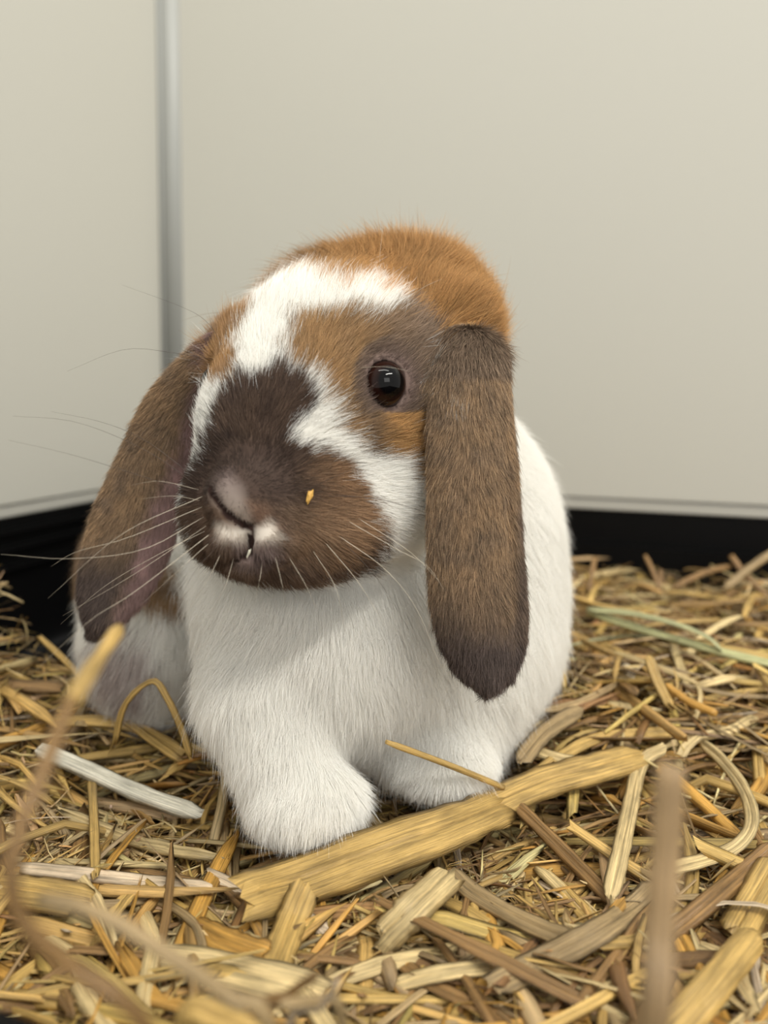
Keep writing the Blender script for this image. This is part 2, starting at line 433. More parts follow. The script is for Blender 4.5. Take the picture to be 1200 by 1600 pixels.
    # ears
    for r in (3, 4):
        m = reg == r
        e = mixc(EARB*.85, EARG, np.clip(.25 + .75*nz - .15, 0, 1))
        if r == 3:
            e = np.where((v < 590)[:, None], mixc(EARB*.8, EARB, nz), e)
            tip = np.clip((v - 930 - (u-760)*.1 + J)/90, 0, 1); rimt = np.clip((u - np.interp(v, [600, 750, 950, 1080], [806, 808, 800, 740]) + J*.5)/12, 0, 1)
            e = e*(1-np.maximum(tip, rimt*.75)[:, None]) + mixc(EARD, EARD*1.25, nz)*np.maximum(tip, rimt*.75)[:, None]
            e = np.where(((np.hypot(u-710, (v-625)*.9) + J*1.5 < 20) & (jit > .1))[:, None], CREAM, e)
        else:
            e = mixc(EARB*.8, EARG*.9, np.clip(nz, 0, 1))
            inner = np.clip((u - np.interp(v, [600, 700, 800, 880, 960, 1000], [300, 268, 228, 196, 172, 160]) + J)/22, 0, 1)
            e = e*(1-inner[:, None]) + (mixc(lin(190, 160, 158), lin(148, 124, 120), nz))*inner[:, None]
            tip = np.clip((v - 850 + J)/60, 0, 1)*(1-inner)
            e = e*(1-tip[:, None]) + EARD[None]*1.1*tip[:, None]
        put(m & ~away, e); put(m & away, mixc(EARB, EARD, nz))
    # body patches
    bd = (reg == 1) & ~away
    put(bd & (psd(u, v, [(200, 860), (262, 880), (285, 925), (272, 968), (235, 950), (205, 930)]) + J < 0), mixc(TAN, GREYB, nz))
    put(bd & (u < 190) & (v < 930), mixc(GREYB, lin(150, 126, 100), nz))
    put(bd & (psd(u, v, [(140, 1020), (190, 985), (240, 1030), (225, 1110), (150, 1090)]) + J*2 < 0), mixc(lin(176, 158, 154), WHITE, nz*.6))
    val = (1 + .10*jit)
    dkm = C.mean(1) < .4
    val = np.where(dkm, np.where(reg >= 3, 1 + .42*jit, 1 + .34*jit), 1 + .03*jit)
    return np.clip(C*np.maximum(val, .25)[:, None], 0.004, .97)

# ---------------------------------------------------------------- rabbit objects
rb = bpy.data.objects.new('rabbit', None); COL.objects.link(rb)
rb.location = P(560, 1290, .31); rb.location.z = 0.0
tag(rb, 'white and brown lop-eared rabbit sitting on the straw with long drooping ears', 'rabbit')
bpy.context.view_layer.update()
INV = rb.matrix_world.inverted()
def child(name, me, mat):
    o = link(name, me, rb, mat); o.matrix_parent_inverse = INV
    return o
def fur_material(name, mesh=False):
    N = Nodes(name)
    at = N.n('ShaderNodeAttribute', attribute_name='col')
    col = at.outputs['Color']
    if not mesh:
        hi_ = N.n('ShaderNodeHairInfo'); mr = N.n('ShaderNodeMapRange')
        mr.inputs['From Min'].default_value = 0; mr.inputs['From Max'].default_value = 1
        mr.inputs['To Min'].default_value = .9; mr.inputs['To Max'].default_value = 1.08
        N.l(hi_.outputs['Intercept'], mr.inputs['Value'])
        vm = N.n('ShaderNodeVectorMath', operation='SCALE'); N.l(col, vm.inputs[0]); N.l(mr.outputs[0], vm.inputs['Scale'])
        col = vm.outputs[0]
    N.l(col, N.b.inputs['Base Color'])
    N.b.inputs['Roughness'].default_value = .55; N.b.inputs['Specular IOR Level'].default_value = .25 if not mesh else .05
    if not mesh:
        tr = N.n('ShaderNodeBsdfTranslucent'); N.l(col, tr.inputs[0])
        mx = N.n('ShaderNodeMixShader'); mx.inputs[0].default_value = .28
        N.l(N.b.outputs[0], mx.inputs[1]); N.l(tr.outputs[0], mx.inputs[2]); N.l(mx.outputs[0], N.out.inputs[0])
    return N.m
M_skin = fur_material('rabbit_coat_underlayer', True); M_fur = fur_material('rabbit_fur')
_, gd = field(BV, True)
REG = gd.argmin(1)
body = mesh_np('body', BV, BQ)
ca = body.attributes.new('col', 'FLOAT_COLOR', 'POINT')
bc = colour(BV, BN, REG, np.zeros(len(BV)), None)*1.0
ca.data.foreach_set('color', np.concatenate([bc, np.ones((len(bc), 1))], 1).ravel())
child('body', body, M_skin)

# fur -------------------------------------------------------------
TRI = np.concatenate([BQ[:, [0, 1, 2]], BQ[:, [0, 2, 3]]])
ta = .5*np.linalg.norm(np.cross(BV[TRI[:, 1]]-BV[TRI[:, 0]], BV[TRI[:, 2]]-BV[TRI[:, 0]]), axis=1)
tc_, tn_ = BV[TRI].mean(1), BN[TRI].mean(1)
view = CAM - tc_; view /= np.linalg.norm(view, axis=1)[:, None]
facing = (tn_*view).sum(1)
treg = REG[TRI[:, 0]]
dens = np.array([1550., 850., 1050., 1250., 900.])[treg]*1e4      # strands per square metre
dens = dens*np.where(facing > -.35, 1.0, .30)
dens[(tc_[:, 2] < -.012)] = 0
cnt = rng.poisson(ta*dens)
ti = np.repeat(np.arange(len(TRI)), cnt); n = len(ti)
r1, r2 = np.sqrt(rng.random(n)), rng.random(n)
bw = np.stack([1-r1, r1*(1-r2), r1*r2], 1)
X0 = (BV[TRI[ti]]*bw[:, :, None]).sum(1); N0 = (BN[TRI[ti]]*bw[:, :, None]).sum(1); N0 /= np.linalg.norm(N0, axis=1)[:, None]
reg = treg[ti]
u, v, dep = project(X0)
keep = ~((np.linalg.norm(X0 - EYE['c'], axis=1) < EYE['r'] + .0004) & (((X0-EYE['c']) @ EN) > -.003)) & ~(np.linalg.norm(X0 - EYE['c2'], axis=1) < EYE['r'] + .0004)
cre = np.minimum(psd(u, v, [(328, 765), (345, 792), (372, 815), (396, 824), (393, 829), (366, 820), (340, 797), (326, 768)]),
                 psd(u, v, [(391, 824), (396, 824), (396, 860), (391, 860)]))
keep &= ~((cre < 1.2) & (reg == 0) & (dep < .262))
X0, N0, reg, u, v, dep = X0[keep], N0[keep], reg[keep], u[keep], v[keep], dep[keep]; n = len(X0)
NOSEP = hit(372, 770); HC = P(545, 620, .292)
down = np.array([0, 0, -1.0])
flow = np.zeros((n, 3)); L = np.zeros(n); lift = np.zeros(n)
m = reg == 0
away = X0 - NOSEP; dist = np.linalg.norm(away, axis=1); away /= dist[:, None] + 1e-9
flow[m] = away[m]
L[m] = np.interp(dist[m], [0, .012, .03, .055, .08, .12], [.0016, .0030, .0052, .0074, .0098, .0125]); lift[m] = .30
de_ = np.linalg.norm(X0 - EYE['c'], axis=1); L = L*np.clip((de_-EYE['r']+.001)/.009, .28, 1)
crown = m & ((v < 520) | (u > 690)) & ((dep > .292) | (v < 420))
cw = np.clip(np.interp(v, [400, 440, 520, 580], [1, .8, .8, .2]), 0, 1)*np.clip((dep-.285)/.015, 0, 1)*crown
outw = X0 - P(640, 560, .30); outw /= np.linalg.norm(outw, axis=1)[:, None]
flow = np.where(crown[:, None], flow*(1-cw[:, None]) + (outw + .5*FWD)*cw[:, None], flow)
L = np.where(crown, L*(1-cw) + .0155*cw, L); lift = np.where(crown, .30 + .5*cw, lift)
m = reg == 1
flow[m] = down + .55*FWD*np.clip((dep[m]-.33)/.05, 0, 1)[:, None] + RIGHT*np.clip((u[m]-560)/500, -.4, .5)[:, None]
L[m] = np.interp(dep[m], [.27, .33, .40], [.013, .014, .012]); lift[m] = .30
chin = (reg == 1) & (v < 960); L[chin] *= .85
m = reg == 2
flow[m] = down - .25*FWD; L[m] = np.interp(X0[m][:, 2], [0, .010, .018, .026, .04, .06], [.0035, .0045, .0070, .0095, .011, .013]); lift[m] = .34
for r, E in ((3, EAR_R), (4, EAR_L)):
    m = np.nonzero(reg == r)[0]
    for c in range(0, len(m), 100000):
        mm = m[c:c+100000]; i, al, uu, vv = E.local(X0[mm].astype(np.float32))
        flow[mm] = E.T[i] + .55*E.Wa[i]*(uu/E.W[i])[:, None]*.6
        L[mm] = np.interp(i, [0, 6, 40], [.0068, .0045, .0037])
    lift[m] = .33
# stray direction: low-frequency swirls plus small random
for k in range(3):
    flow[:, k] += .30*vnoise(X0, 90, 11+k) + .22*vnoise(X0, 320, 21+k)
flow += rng.normal(0, .16, (n, 3))
flow -= (flow*N0).sum(1)[:, None]*N0; flow /= np.linalg.norm(flow, axis=1)[:, None] + 1e-9
L *= np.exp(rng.normal(0, .22, n)); lift = np.clip(lift + rng.normal(0, .09, n), .06, 1.5)
D0 = N0*lift[:, None]*1.5 + flow; D0 /= np.linalg.norm(D0, axis=1)[:, None]
D1 = N0*(lift*.45)[:, None] + flow; D1 /= np.linalg.norm(D1, axis=1)[:, None]
K = 5
pts = np.empty((n, K, 3)); pts[:, 0] = X0 - N0*.0006
for k in range(1, K):
    t = (k-.5)/(K-1); dd = D0*(1-t) + D1*t
    pts[:, k] = pts[:, k-1] + dd*(L/(K-1))[:, None]
# clumps: tips lean towards the nearest of a sparse set of guide strands
cell = np.where(reg == 0, .0014, np.where(reg >= 3, .0013, .0018))
ky = np.floor(pts[:, -1]/cell[:, None]).astype(np.int64)
key = ky[:, 0]*73856093 ^ ky[:, 1]*19349663 ^ ky[:, 2]*83492791 ^ reg
_, inv = np.unique(key, return_inverse=True)
ctr = np.zeros((inv.max()+1, 3)); np.add.at(ctr, inv, pts[:, -1]); ctr /= np.bincount(inv)[:, None]
pull = (ctr[inv] - pts[:, -1])*.32*rng.random(n)[:, None]
for k in range(1, K): pts[:, k] += pull*(k/(K-1))**1.6
jit = np.clip(rng.normal(0, 1, n), -2.2, 2.2)
fc = colour(pts[:, 2], N0, reg, jit, None)
rad = np.where(reg == 0, 4.4e-5, np.where(reg >= 3, 4.8e-5, 5.0e-5))*np.exp(rng.normal(0, .15, n))
prof = np.array([1.0, .95, .8, .55, .15])
def fur(name, sel, label):
    ii = np.nonzero(sel)[0]
    hc = bpy.data.hair_curves.new(name)
    hc.add_curves([K]*len(ii))
    hc.attributes['position'].data.foreach_set('vector', pts[ii].astype(np.float32).ravel())
    ra = hc.attributes.get('radius') or hc.attributes.new('radius', 'FLOAT', 'POINT')
    ra.data.foreach_set('value', (rad[ii][:, None]*prof[None]).astype(np.float32).ravel())
    a = hc.attributes.new('col', 'FLOAT_COLOR', 'CURVE')
    a.data.foreach_set('color', np.concatenate([fc[ii], np.ones((len(ii), 1))], 1).astype(np.float32).ravel())
    o = child(name, hc, M_fur); o['kind'] = 'stuff'; o['label'] = label
    return o
lu = project(X0)[0]
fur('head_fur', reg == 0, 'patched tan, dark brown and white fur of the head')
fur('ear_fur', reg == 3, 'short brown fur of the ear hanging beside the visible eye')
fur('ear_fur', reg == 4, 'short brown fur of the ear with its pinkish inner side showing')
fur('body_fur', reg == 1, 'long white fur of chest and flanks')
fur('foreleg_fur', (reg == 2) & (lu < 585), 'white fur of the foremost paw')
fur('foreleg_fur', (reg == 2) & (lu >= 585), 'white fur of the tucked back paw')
print('fur strands', n, round(time.time()-T0, 1), 's')

# eye ----------------------------------------------------------------
def frame(nv):
    nv = nv/np.linalg.norm(nv); a = np.cross(UP, nv); a /= np.linalg.norm(a); b_ = np.cross(nv, a)
    return a, b_, nv
def eye_material():
    N = Nodes('rabbit_eye')
    at = N.n('ShaderNodeAttribute', attribute_name='col'); N.l(at.outputs['Color'], N.b.inputs['Base Color'])
    N.b.inputs['Roughness'].default_value = .03; N.b.inputs['Specular IOR Level'].default_value = .22
    return N.m
def eyeball(c0, EA, EB, EC):
    nu, nv = 40, 28; V = []; Cc = []
    for j in range(nv+1):
        th = math.pi*j/nv
        for i in range(nu):
            ph = 2*math.pi*i/nu
            dloc = EA*math.sin(th)*math.cos(ph) + EB*math.sin(th)*math.sin(ph) + EC*math.cos(th)
            bulge = 1 + .05*max(0, math.cos(th))**4
            V.append(c0 + dloc*EYE['r']*bulge)
            a = math.degrees(th)
            pup = lin(5, 4, 5); iris = lin(36, 18, 13)
            t = min(max((a-34)/8, 0), 1); c = pup*(1-t) + iris*t
            t = min(max((a-58)/6, 0), 1); c = c*(1-t) + lin(30, 20, 18)*t
            Cc.append((*c, 1))
    Q = [(j*nu+i, (j+1)*nu+i, (j+1)*nu+(i+1) % nu, j*nu+(i+1) % nu) for j in range(nv) for i in range(nu)]
    me = mesh_np('eye', V, Q)
    me.attributes.new('col', 'FLOAT_COLOR', 'POINT').data.foreach_set('color', np.array(Cc).ravel())
    return me
def torus_ring(name, c0, EA, EB, EC, rad_a, rad_b, off, r0, mat, parent, squash=1.0):
    nu, nv = 48, 10; V = []
    for i in range(nu):
        p = 2*math.pi*i/nu
        # almond: slightly pinched towards the front lower corner
        pinch = 1 + .16*max(0, math.cos(p - math.radians(222)))**6
        cx, cy = rad_a*math.cos(p)*pinch, rad_b*math.sin(p)*pinch
        c = c0 + EA*cx + EB*cy + EC*off
        o = EA*math.cos(p) + EB*math.sin(p)
        rr = r0*(1 + .5*max(0, math.cos(p - math.radians(225))))
        for j in range(nv):
            q = 2*math.pi*j/nv; V.append(c + o*rr*math.cos(q) + EC*rr*squash*math.sin(q))
    Q = [(i*nv+j, ((i+1) % nu)*nv+j, ((i+1) % nu)*nv+(j+1) % nv, i*nv+(j+1) % nv) for i in range(nu) for j in range(nv)]
    o = link(name, mesh_np(name, V, Q), parent, mat); o.matrix_parent_inverse = INV
    return o
M_lid = plain('eyelid_skin', lin(172, 150, 150), .4, .4, .12, 300, .1)
M_eye = eye_material()
for c0, nv_ in ((EYE['c'], EN), (EYE['c2'], EN2)):
    fr_ = frame(nv_)
    eye = child('eye', eyeball(c0, *fr_), M_eye); eye['label'] = 'glossy dark brown eye'
    lid = torus_ring('eyelid', c0, *fr_, .0061, .0073, .0043, .0012, M_lid, eye); lid['label'] = 'pinkish grey eyelid rim'

# whiskers -----------------------------------------------------------
M_wl = plain('pale_whisker', lin(214, 202, 182), .4, .5, .03, 100); M_wd = plain('dark_whisker', lin(70, 56, 48), .4, .5, .03, 100)
def tube_mesh(name, path, radii, sides=5):
    path = np.array(path, float); V = []; n_ = len(path)
    T = np.gradient(path, axis=0); T /= np.linalg.norm(T, axis=1)[:, None]
    ref = np.array([.3, .2, .93])
    for i in range(n_):
        a = np.cross(T[i], ref); a /= np.linalg.norm(a); b_ = np.cross(T[i], a)
        for j in range(sides):
            q = 2*math.pi*j/sides; V.append(path[i] + radii[i]*(a*math.cos(q) + b_*math.sin(q)))
    Q = [(i*sides+j, i*sides+(j+1) % sides, (i+1)*sides+(j+1) % sides, (i+1)*sides+j) for i in range(n_-1) for j in range(sides)]
    Q += [tuple(range(sides))[::-1], tuple((n_-1)*sides+j for j in range(sides))]
    return mesh_np(name, V, Q)
def spline(cp, m_=14):
    cp = np.array(cp, float); t = np.linspace(0, len(cp)-1, m_); out = []
    ext = np.vstack([2*cp[0]-cp[1], cp, 2*cp[-1]-cp[-2]])
    for x in t:
        i = min(int(x), len(cp)-2); f = x-i; p0, p1, p2, p3 = ext[i:i+4]
        out.append(.5*((2*p1) + (-p0+p2)*f + (2*p0-5*p1+4*p2-p3)*f*f + (-p0+3*p1-3*p2+p3)*f**3))
    return np.array(out)
WH = [  # pixel path from the root outwards, depth offset at the tip, pale?
    ([(318, 775), (190, 835), (75, 935)], -.005, 1), ([(316, 792), (200, 840), (120, 862), (80, 885)], .0, 1), ([(318, 808), (225, 858), (110, 873), (2, 866)], -.01, 1),
    ([(322, 822), (205, 900), (98, 962)], .005, 1), ([(326, 836), (210, 925), (140, 970), (55, 1048)], -.012, 1), ([(312, 762), (230, 705), (120, 660), (20, 650)], .005, 0),
    ([(310, 772), (215, 742), (110, 710), (14, 688)], -.006, 0), ([(312, 752), (230, 690), (160, 660), (80, 643)], .012, 0), ([(338, 562), (275, 552), (195, 546), (105, 580)], -.01, 0),
    ([(325, 850), (280, 890), (215, 950)], .0, 1), ([(335, 858), (300, 900), (262, 975)], .0, 0), ([(320, 830), (250, 865), (165, 915), (95, 975)], .01, 1),
    ([(345, 865), (325, 905), (290, 960)], .0, 1), ([(312, 782), (270, 775), (215, 780)], .0, 1), ([(310, 765), (250, 752), (205, 758)], .0, 1),
    ([(470, 770), (530, 742), (590, 722), (650, 712)], .012, 0), ([(510, 775), (580, 778), (640, 792), (700, 815)], .014, 0), ([(520, 772), (600, 782), (665, 802)], .012, 0),
    ([(545, 815), (620, 858), (668, 885), (696, 925)], .0, 1), ([(530, 838), (600, 888), (650, 950), (690, 1045)], .004, 1), ([(560, 810), (640, 862), (686, 908)], .004, 1),
    ([(510, 850), (560, 910), (600, 975)], .004, 1), ([(490, 862), (525, 920), (540, 995)], .0, 1), ([(450, 868), (478, 915), (496, 955)], .0, 1),
    ([(430, 870), (440, 910), (446, 945)], .0, 1), ([(540, 850), (590, 905), (640, 985)], .006, 0), ([(410, 878), (405, 910), (398, 940)], .0, 1), ([(365, 872), (352, 915), (330, 955)], .0, 1),
    ([(592, 430), (594, 395), (598, 355)], .0, 1), ([(632, 472), (660, 450), (690, 436)], -.004, 1), ([(560, 575), (600, 573), (640, 580)], -.012, 1), ([(350, 545), (325, 505), (285, 480), (190, 445)], .02, 0)]
for path, dz, pale in WH:
    root = hit(*path[0]); dr = float((root - CAM) @ FWD) - .001
    k_ = len(path)-1
    cp = [P(a, b_, dr - .004*math.sin(math.pi*i/k_) + dz*i/k_ - (.002 if i else 0)) for i, (a, b_) in enumerate(path)]
    s_ = spline(cp)
    long_ = np.linalg.norm(s_[-1]-s_[0])
    r0 = .00008 if long_ > .03 else .00006
    child('whisker', tube_mesh('whisker', s_, np.linspace(r0, r0*.25, len(s_))), M_wl if pale else M_wd)
print('rabbit done', round(time.time()-T0, 1), 's')

# ---------------------------------------------------------------- straw bedding
def sstep(a, b_, x):
    t = np.clip((x-a)/(b_-a), 0, 1); return t*t*(3-2*t)
HEAP = P(-42, 1000, .39)
def hf(x, y):
    """height of the straw surface"""
    z = .020*sstep(.29, .40, y)
    z = z + .055*np.exp(-(((x-HEAP[0])/.022)**2 + ((y-HEAP[1])/.055)**2))
    z = z - .06*sstep(.40, .47, y)*sstep(-.085, -.11, x)*sstep(-.225, -.20, x)
    z = z + .004*np.sin(x*55+1.3)*np.cos(y*48+.4) + .003*np.sin(x*131+y*90)
    return z - .002
def bare(x, y): return (y > .425) & (x < -.085)          # corner of the tray where the black plastic shows
def on_straw(px, py, h=0.0):
    r = ray(px, py); t = .1
    for _ in range(400):
        p = CAM + r*t
        g = p[2] - hf(p[0], p[1]) - h
        if g < .0003: break
        t += max(g*.5, .0004)
    return CAM + r*t
STRAW = {k: lin(*v) for k, v in dict(gold=(208, 172, 102), pale=(222, 196, 142), cream=(248, 242, 222), brown=(152, 117, 72), grey=(176, 150, 108), pink=(220, 198, 168), deep=(200, 152, 74), green=(222, 222, 166)).items()}
def straw_material():
    N = Nodes('dry_straw')
    at = N.n('ShaderNodeAttribute', attribute_name='col'); uv = N.n('ShaderNodeUVMap', uv_map='fibre')
    mp = N.n('ShaderNodeMapping'); mp.inputs['Scale'].default_value = (1500, 26, 1); N.l(uv.outputs[0], mp.inputs[0])
    nz = N.n('ShaderNodeTexNoise', noise_dimensions='2D'); nz.inputs['Scale'].default_value = 1; nz.inputs['Detail'].default_value = 5; nz.inputs['Roughness'].default_value = .75; N.l(mp.outputs[0], nz.inputs['Vector'])
    mp2 = N.n('ShaderNodeMapping'); mp2.inputs['Scale'].default_value = (300, 60, 1); N.l(uv.outputs[0], mp2.inputs[0])
    nz2 = N.n('ShaderNodeTexNoise', noise_dimensions='2D'); nz2.inputs['Scale'].default_value = 1; nz2.inputs['Detail'].default_value = 4; N.l(mp2.outputs[0], nz2.inputs['Vector'])
    r1_ = N.n('ShaderNodeMapRange'); r1_.inputs['From Min'].default_value = .3; r1_.inputs['From Max'].default_value = .7; r1_.inputs['To Min'].default_value = .42; r1_.inputs['To Max'].default_value = 1.28
    N.l(nz.outputs['Fac'], r1_.inputs['Value'])
    r2_ = N.n('ShaderNodeMapRange'); r2_.inputs['From Min'].default_value = .28; r2_.inputs['From Max'].default_value = .62; r2_.inputs['To Min'].default_value = .72; r2_.inputs['To Max'].default_value = 1.08
    N.l(nz2.outputs['Fac'], r2_.inputs['Value'])
    mu = N.n('ShaderNodeMath', operation='MULTIPLY'); N.l(r1_.outputs[0], mu.inputs[0]); N.l(r2_.outputs[0], mu.inputs[1])
    vm = N.n('ShaderNodeVectorMath', operation='SCALE'); N.l(at.outputs['Color'], vm.inputs[0]); N.l(mu.outputs[0], vm.inputs['Scale'])
    N.l(vm.outputs[0], N.b.inputs['Base Color'])
    N.b.inputs['Roughness'].default_value = .38; N.b.inputs['Specular IOR Level'].default_value = .5
    bp = N.n('ShaderNodeBump'); bp.inputs['Strength'].default_value = .8; bp.inputs['Distance'].default_value = .0006
    N.l(nz.outputs['Fac'], bp.inputs['Height']); N.l(bp.outputs[0], N.b.inputs['Normal'])
    return N.m
M_straw = straw_material()
SEC = np.array([(-1, 0), (-.62, .8), (-.08, 1.0), (0, .30), (.08, 1.0), (.62, .8), (1, 0), (0, -.12)])   # two-lobed flattened stalk
SEC_LOW = np.array([(-1, 0), (-.45, .9), (.45, .9), (1, 0), (0, -.12)])
def sweep(C, Sd, Nv, Wd, Ht, sec):
    """C (n,R,3) centre lines, Sd side vectors, Nv normals, Wd/Ht (n,R) -> vertices (n,R,S,3)"""
    return C[:, :, None, :] + Sd[:, :, None, :]*(Wd[:, :, None]*sec[None, None, :, 0])[..., None] + Nv[:, :, None, :]*(Ht[:, :, None]*sec[None, None, :, 1])[..., None]
def straw_faces(n_, R, S):
    base = (np.arange(n_)*R*S)[:, None, None]
    r_, s_ = np.meshgrid(np.arange(R-1), np.arange(S), indexing='ij')
    q = np.stack([r_*S+s_, r_*S+(s_+1) % S, (r_+1)*S+(s_+1) % S, (r_+1)*S+s_], -1).reshape(1, -1, 4)
    return (base + q).reshape(-1, 4)
def build_straw(name, V, cols, along, seeds, Wd, sec):
    """V (n,R,S,3) -> one mesh of n stalks with colour and fibre coordinates"""
    n_, R, S = V.shape[:3]
    Q = straw_faces(n_, R, S)
    caps = np.concatenate([(np.arange(n_)[:, None]*R*S + np.arange(S)[::-1][None]), (np.arange(n_)[:, None]*R*S + (R-1)*S + np.arange(S)[None])])
    me = bpy.data.meshes.new(name)
    nv, nq, ncap = n_*R*S, len(Q), len(caps)
    me.vertices.add(nv); me.vertices.foreach_set('co', V.astype(np.float32).ravel())
    li = np.concatenate([Q.ravel(), caps.ravel()]).astype(np.int32)
    me.loops.add(len(li)); me.loops.foreach_set('vertex_index', li)
    me.polygons.add(nq+ncap)
    st = np.concatenate([np.arange(nq)*4, nq*4 + np.arange(ncap)*S]).astype(np.int32)
    me.polygons.foreach_set('loop_start', st)
    me.polygons.foreach_set('loop_total', np.concatenate([np.full(nq, 4), np.full(ncap, S)]).astype(np.int32))
    me.update(calc_edges=True); me.validate()
    me.polygons.foreach_set('use_smooth', np.concatenate([np.ones(nq, bool), np.zeros(ncap, bool)]))
    c4 = np.concatenate([cols, np.ones((n_, 1))], 1)
    me.attributes.new('col', 'FLOAT_COLOR', 'POINT').data.foreach_set('color', np.repeat(c4, R*S, 0).astype(np.float32).ravel())
    U = (sec[:, 0][None, None]*Wd[:, :, None] + seeds[:, None, None]*.37); Vv = along[:, :, None] + seeds[:, None, None]*1.9 + 0*U
    uvv = np.stack([U, Vv], -1).reshape(-1, 2)
    ul = me.uv_layers.new(name='fibre'); ul.data.foreach_set('uv', uvv[li].astype(np.float32).ravel())
    me.materials.append(M_straw)
    return me
def random_straw(n_, R, xy, length, width, zoff, tiltsd, kink, curl, tubey):
    th = rng.random(n_)*2*np.pi
    tilt = np.clip(rng.normal(0, tiltsd, n_)*np.clip(.035/length, .3, 1.0), -.4, .4)
    t = np.linspace(-.5, .5, R)[None]*np.ones((n_, 1))
    dirv = np.stack([np.cos(th)*np.cos(tilt), np.sin(th)*np.cos(tilt), np.sin(tilt)], 1)
    side = np.stack([-np.sin(th), np.cos(th), 0*th], 1)
    upv = np.cross(dirv, side)
    lat = rng.normal(0, curl, n_)[:, None]*(t**2 - .08); ver = rng.normal(-curl*.3, curl*.6, n_)[:, None]*(t**2 - .08)
    t0 = rng.uniform(-.35, .35, n_)[:, None]; hk = (rng.random(n_) < kink)[:, None]
    ramp = np.maximum(t-t0, 0)*hk
    lat = lat + ramp*rng.normal(0, .55, n_)[:, None]; ver = ver + ramp*rng.normal(-.15, .35, n_)[:, None]
    C = xy_z(xy, zoff)[:, None, :] + length[:, None, None]*(t[..., None]*dirv[:, None] + lat[..., None]*side[:, None] + ver[..., None]*upv[:, None])
    T = np.gradient(C, axis=1); T /= np.linalg.norm(T, axis=2)[..., None]
    roll = rng.normal(0, .55, n_)[:, None] + rng.normal(0, .5, n_)[:, None]*t
    ref = upv[:, None]*np.cos(roll)[..., None] + side[:, None]*np.sin(roll)[..., None]
    Sd = np.cross(T, ref); Sd /= np.linalg.norm(Sd, axis=2)[..., None]; Nv = np.cross(Sd, T)
    fray = np.ones((n_, R)); fray[:, 0] = rng.uniform(.25, 1, n_); fray[:, -1] = rng.uniform(.1, 1, n_)
    Wd = width[:, None]*fray*(1 + rng.normal(0, .08, (n_, R)))
    Ht = Wd*tubey[:, None]
    al = (t+.5)*length[:, None]
    return C, Sd, Nv, Wd, Ht, al
def xy_z(xy, zoff): return np.stack([xy[:, 0], xy[:, 1], hf(xy[:, 0], xy[:, 1]) + zoff], 1)
def sample_xy(n_):
    out = np.zeros((0, 2))
    while len(out) < n_:
        k = n_*2
        a = rng.random(k) < .72
        sy = rng.uniform(875, 1720, k); d = np.where(a, .158*F/(sy-630), rng.uniform(.13, .85, k))
        x = rng.uniform(-.66, .66, k)*np.where(a, d + .02, .9)
        y = d*1.0
        inside = ((np.stack([x, y, 0*x], 1) - C0) @ RN < -.012) & ((np.stack([x, y, 0*x], 1) - C0) @ LN < -.012)
        far = ((np.stack([x, y, 0*x], 1) - fr) @ (-RN)) < -.012       # inside the near rim
        out = np.concatenate([out, np.stack([x, y], 1)[inside & far & ~bare(x, y)]])
    return out[:n_]
def clear_of_rabbit(C, gap=.001, width=0.0):
    C = np.concatenate([C, .5*(C[:, 1:] + C[:, :-1])], 1); n_, R = C.shape[:2]
    f = field(C.reshape(-1, 3).astype(np.float32)).reshape(n_, R)
    return f.min(1) > gap + width
def lies_on_straw(C, up=.012):
    return (C[..., 2] - hf(C[..., 0], C[..., 1])).max(1) < up
KEEP_OPEN = [np.array(q) for q in ([(320, 1000), (830, 1000), (800, 1240), (600, 1300), (560, 1325), (480, 1345), (385, 1320)], [(370, 1345), (760, 1230), (1010, 1150), (1020, 1230), (800, 1310), (420, 1425)],
    [(55, 1155), (150, 1185), (330, 1255), (325, 1290), (200, 1255), (55, 1195)])]
def clear_of_show(C):
    """keeps loose stalks off the paws and off the wide flattened straw"""
    n_, R = C.shape[:2]; u_, v_, _ = project(C.reshape(-1, 3))
    return (np.min([psd(u_, v_, q) for q in KEEP_OPEN], 0).reshape(n_, R)).min(1) > 2
def clear_of_gap(C):
    """the bare black corner between the heap and the rabbit stays open"""
    n_, R = C.shape[:2]; u_, v_, _ = project(C.reshape(-1, 3))
    return psd(u_, v_, [(40, 800), (200, 800), (150, 1050), (105, 1045), (62, 995), (40, 930)]).reshape(n_, R).min(1) > 0
def clear_of_walls(C):
    return (~bare(C[..., 0]+.01, C[..., 1]-.02).any(1)) & (((C - C0) @ RN).max(1) < -.006) & (((C - C0) @ LN).max(1) < -.006) & (C[..., 2].min(1) > -.044)
KEYS = ['gold', 'pale', 'brown', 'grey', 'deep', 'pink']
def pick_cols(n_, pr):
    k = rng.choice(len(KEYS), n_, p=pr)
    base = np.array([STRAW[x] for x in KEYS])[k]
    return np.clip(base*np.exp(rng.normal(0, .17, n_))[:, None]*(1 + rng.normal(0, .04, (n_, 3))), 0, .95), k
def ragged(V, width):
    for e, f_ in ((0, 1), (-1, -2)):
        dv = V[:, e].mean(1) - V[:, f_].mean(1); dv /= np.linalg.norm(dv, axis=1)[:, None]
        V[:, e] += dv[:, None]*(rng.uniform(-1.2, 2.2, V.shape[:1] + V.shape[2:3])*width[:, None])[..., None]
